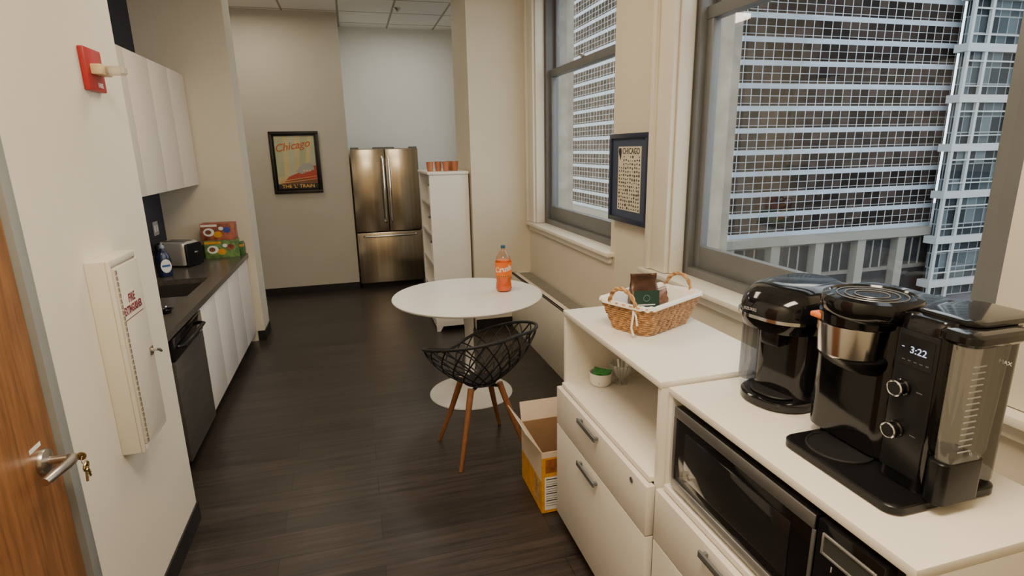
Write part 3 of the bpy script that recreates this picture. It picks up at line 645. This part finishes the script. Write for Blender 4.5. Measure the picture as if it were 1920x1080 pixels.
for q0,nm in ((.066,'lid_ring'),(.050,'lid_ring'),(.032,'lid_ring')):
    obj(nm,lambda b:tube(b,[(-.062+q0*math.cos(q*PI/24),-.036+q0*math.sin(q*PI/24),.3850) for q in range(48)],.0013,5,True),HANDLEG,ld)
bx('orange_tab',(-.140,-.108,-.118,-.085,.324,.336),M('orange plastic',(.8,.22,.06),.4),r,.004)
tw=obj('control_tower',lambda b:loft(b,[rrect(.104,.20,.026,.022,.074,.04),rrect(.106,.205,.026,.028,.074,.04),rrect(.106,.205,.026,.350,.074,.04),rrect(.103,.202,.025,.364,.074,.041),rrect(.092,.19,.02,.374,.074,.042)]),BLKG,r)
fp=obj('control_panel',lambda b:box(b,.034,.116,-.0665,-.062,.05,.345,bev=.002),M('charcoal control panel',(.012,.013,.015),.3,0,.05,spec=.35),tw)
LCD=M('pale lcd',(.45,.52,.75),.4,0,.02,emit=.9)
bx('display_window',(.040,.110,-.0675,-.0665,.275,.335),BLKG,fp)
text('clock_lettering','3:22',.019,LCD,fp,(.080,-.068,.308),'Y-',bold=.0001,sx=1.05)
bx('minus_icon',(.046,.051,-.0683,-.0676,.310,.3115),LCD,fp)
DI=M('dim icon ink',(.10,.10,.11),.5)
for i in range(5): bx('dim_icon',(.050+.012*i,.056+.012*i,-.0683,-.0676,.285,.287),DI,fp)
for z in(.229,.138):
    kb=obj('knob',lambda b:lathe(b,[(.0175,-.0665),(.0175,-.072),(.0150,-.074),(.0145,-.088),(.013,-.090)],(.060,0,z),32,axis='Y'),BLKG,fp)
    obj('knob_ring',lambda b:tube(b,[(.060+.0145*math.cos(q*PI/12),-.088,z+.0145*math.sin(q*PI/12)) for q in range(24)],.0024,6,True),CHROME,kb)
for z in(.229,.138): bx('dim_icon',(.088,.100,-.0672,-.0664,z-.001,z+.001),DI,fp)
obj('tank_base',lambda b:slab(b,.143,-.012,.040,.106,.022,.112,.015,.003),BLK,r)
wt=obj('water_tank',lambda b:loft(b,[rrect(.034,.088,.014,.113,.146,-.014),rrect(.038,.098,.016,.13,.148,-.012),rrect(.042,.104,.016,.342,.149,-.010)]),CLEARP,r)
for i in range(15): bx('tank_rib',(.168,.170,-.05,-.020,.14+.012*i,.142+.012*i),M('frosted ridge',(.40,.40,.41),.4),wt)
text('tank_lettering','MAX',.010,PAPER,wt,(.171,.022,.31),'Y-')
obj('tank_lid',lambda b:slab(b,.138,.008,.076,.148,.342,.370,.024,.008),BLKG,r)
obj('top_deck',lambda b:slab(b,.085,.055,.13,.17,.366,.382,.03,.006),BLKG,r)
tag(obj('power_cord',lambda b:tube(b,[(1.22,.80,1.066),(1.262,.81,1.066),(1.280,.80,1.066),(1.296,.79,1.064),(1.31,.79,1.04),(1.33,.80,.9),(1.36,.85,.7)],.0045,8),BLK),'black power cord running from the larger brewer over the credenza back edge','cord')
# ------------------------------------------------------------ picture on the pier
r=thing('framed_print','navy framed print of small city icons hanging between the two windows','framed print',(1.65,3.135,1.295))
hw=.245; H=.535
obj('frame',boxes([(-.05,-.002,-hw,hw,0,.028),(-.05,-.002,-hw,hw,H-.028,H),(-.05,-.002,-hw,-hw+.028,.028,H-.028),(-.05,-.002,hw-.028,hw,.028,H-.028)],.002),NAVYF,r)
bx('mat_board',(-.036,-.002,-hw+.028,hw-.028,.028,H-.028),M('dark navy mat',(.045,.062,.115),.7),r)
pr=bx('print',(-.039,-.036,-.155,.135,.075,.458),CREAMP,r)
text('title_lettering','CHICAGO',.050,INK,pr,(-.0395,-.030,.430),'X-',bold=.0006,sx=.95)
def state(b): flat(b,[(-.0395,y,z) for y,z in ((.125,.455-.006),(.095,.449),(.09,.42),(.097,.395),(.105,.375),(.115,.39),(.125,.41),(.132,.43))])
obj('state_outline',state,INK,pr)
ic=bmesh.new(); random.seed(3)
for i in range(10):
    for j in range(15):
        y=-.146+i*.0280+random.uniform(-.003,.003); z=.078+j*.0222+random.uniform(-.003,.003)
        if z>.388 or (i>7 and z>.34): continue
        w=random.uniform(.008,.0150); hh=random.uniform(.005,.0105); n=random.choice((3,4,5,8,6))
        a0=random.random()*3
        flat(ic,[(-.0395,y+.008+w*math.cos(a0+2*PI*q/n)*random.uniform(.6,1),z+.010+hh*math.sin(a0+2*PI*q/n)) for q in range(n)])
oi=obj('printed_icon',ic,M('dark grey ink',(.06,.055,.05),.6),pr); oi['kind']='stuff'
# ------------------------------------------------------------ outside
GZ=-27
struct('ground_street',boxes([(3,260,-60,320,GZ-1,GZ)]),M('street asphalt',(.10,.10,.11),.9,0,.35,.12,spec=.1)) 
GR1=grid_mat('brown curtain glazing',1.8,1.15,-14.0,(.012,.009,.008),(.046,.033,.028),(.42,.45,.47),.075,.06,.7,.05)
SP=M('pale blue spandrel',(.32,.37,.42),.8,0,.08,.3,spec=.05)
t=thing('office_tower','large grid fronted office tower with pale floor bands seen through the windows','building',(60,80,GZ))
nfl=20
for i in range(nfl):
    z=13+i*3.45
    bx('window_band',(0,44,0,110,z+.80,z+3.45),GR1,t)
    bx('floor_band',(0,44.0,0,110.0,z,z+.80),SP,t)
PS=M('pale podium stone',(.21,.20,.175),.9,spec=.1); DG=M('dark podium glazing',(.02,.022,.025),.5,0,.3,1,spec=.1)
bx('podium',(-1,45,0,111,0,11.5),M('podium stone',(.15,.14,.125),.9,0,.1,.4,spec=.1),t); bx('podium_cornice',(-1.6,45.6,-1.6,111.6,11.6,13),PS,t)
for i in range(6):
    bx('podium_pier',(-1.4+9.2*i,.4+9.2*i,-1.3,0,0,11.6),PS,t)
    if i<5:
        bx('podium_window',(1.0+9.2*i,7.4+9.2*i,-.15,0,6.0,11.0),DG,t)
        bx('podium_window',(1.0+9.2*i,7.4+9.2*i,-.15,0,.3,5.2),DG,t)
        for q in (3.1,5.1): bx('podium_mullion',(q+9.2*i,q+.25+9.2*i,-.3,-.15,6.0,11.0),PS,t)
for i in range(14): bx('podium_window',(-1.15,-1,3+7.5*i,8.5+7.5*i,2,10.5),DG,t)
t=thing('balcony_tower','pale steel framed building with projecting floor edges at the right of the view','building',(101,76,GZ))
GR2=grid_mat('grey green glazing',2.2,2.7,-27,(.018,.024,.028),(.11,.14,.15),(.20,.22,.23),.08,.08,.7,.1)
bx('glazed_core',(1.5,50,.8,2.4,0,100),GR2,t)
WS=M('white structural steel',(.36,.38,.38),.7,spec=.1)
for i in range(14):
    z=2+i*8.2
    bx('floor_edge',(0,50,0,2.4,z,z+1.3),WS,t)
    bx('floor_rail',(0.3,50,.15,.4,z+2.6,z+2.8),WS,t)
    bx('floor_rail',(0.3,50,.15,.4,z+6.6,z+6.85),WS,t)
for x in (.2,4.2,12.2,16.2,24.2,28.2,36):
    bx('steel_column',(x,x+.6,.1,.6,0,110),WS,t)
# ------------------------------------------------------------ light
w=bpy.data.worlds.new('world'); S.world=w; w.use_nodes=True; nt=w.node_tree; bg=nt.nodes['Background']
bg.inputs[0].default_value=(.88,.935,1,1); bg.inputs[1].default_value=3.2
def area(loc,sx,sy,e,col,rot=(0,0,0)):
    l=bpy.data.lights.new('ceiling_lamp','AREA'); l.shape='RECTANGLE'; l.size=sx; l.size_y=sy; l.energy=e; l.color=col
    o=bpy.data.objects.new('ceiling_lamp',l); COL.objects.link(o); o.location=loc; o.rotation_euler=rot; return o
area((.1,.5,3.28),1.2,.6,76,(1,.82,.58)); area((.1,3.4,3.28),1.2,.6,34,(1,.83,.60)); area((-1.0,6.6,3.28),.8,.6,12,(1,.87,.68)); area((.7,7.3,3.28),.6,.6,8,(1,.95,.86))
sun=bpy.data.lights.new('sun','SUN'); sun.energy=4; sun.angle=.02; sun.color=(1,.90,.74)
so=bpy.data.objects.new('sun',sun); COL.objects.link(so); so.rotation_euler=Vector((1,-.25,-.55)).to_track_quat('-Z','Y').to_euler()
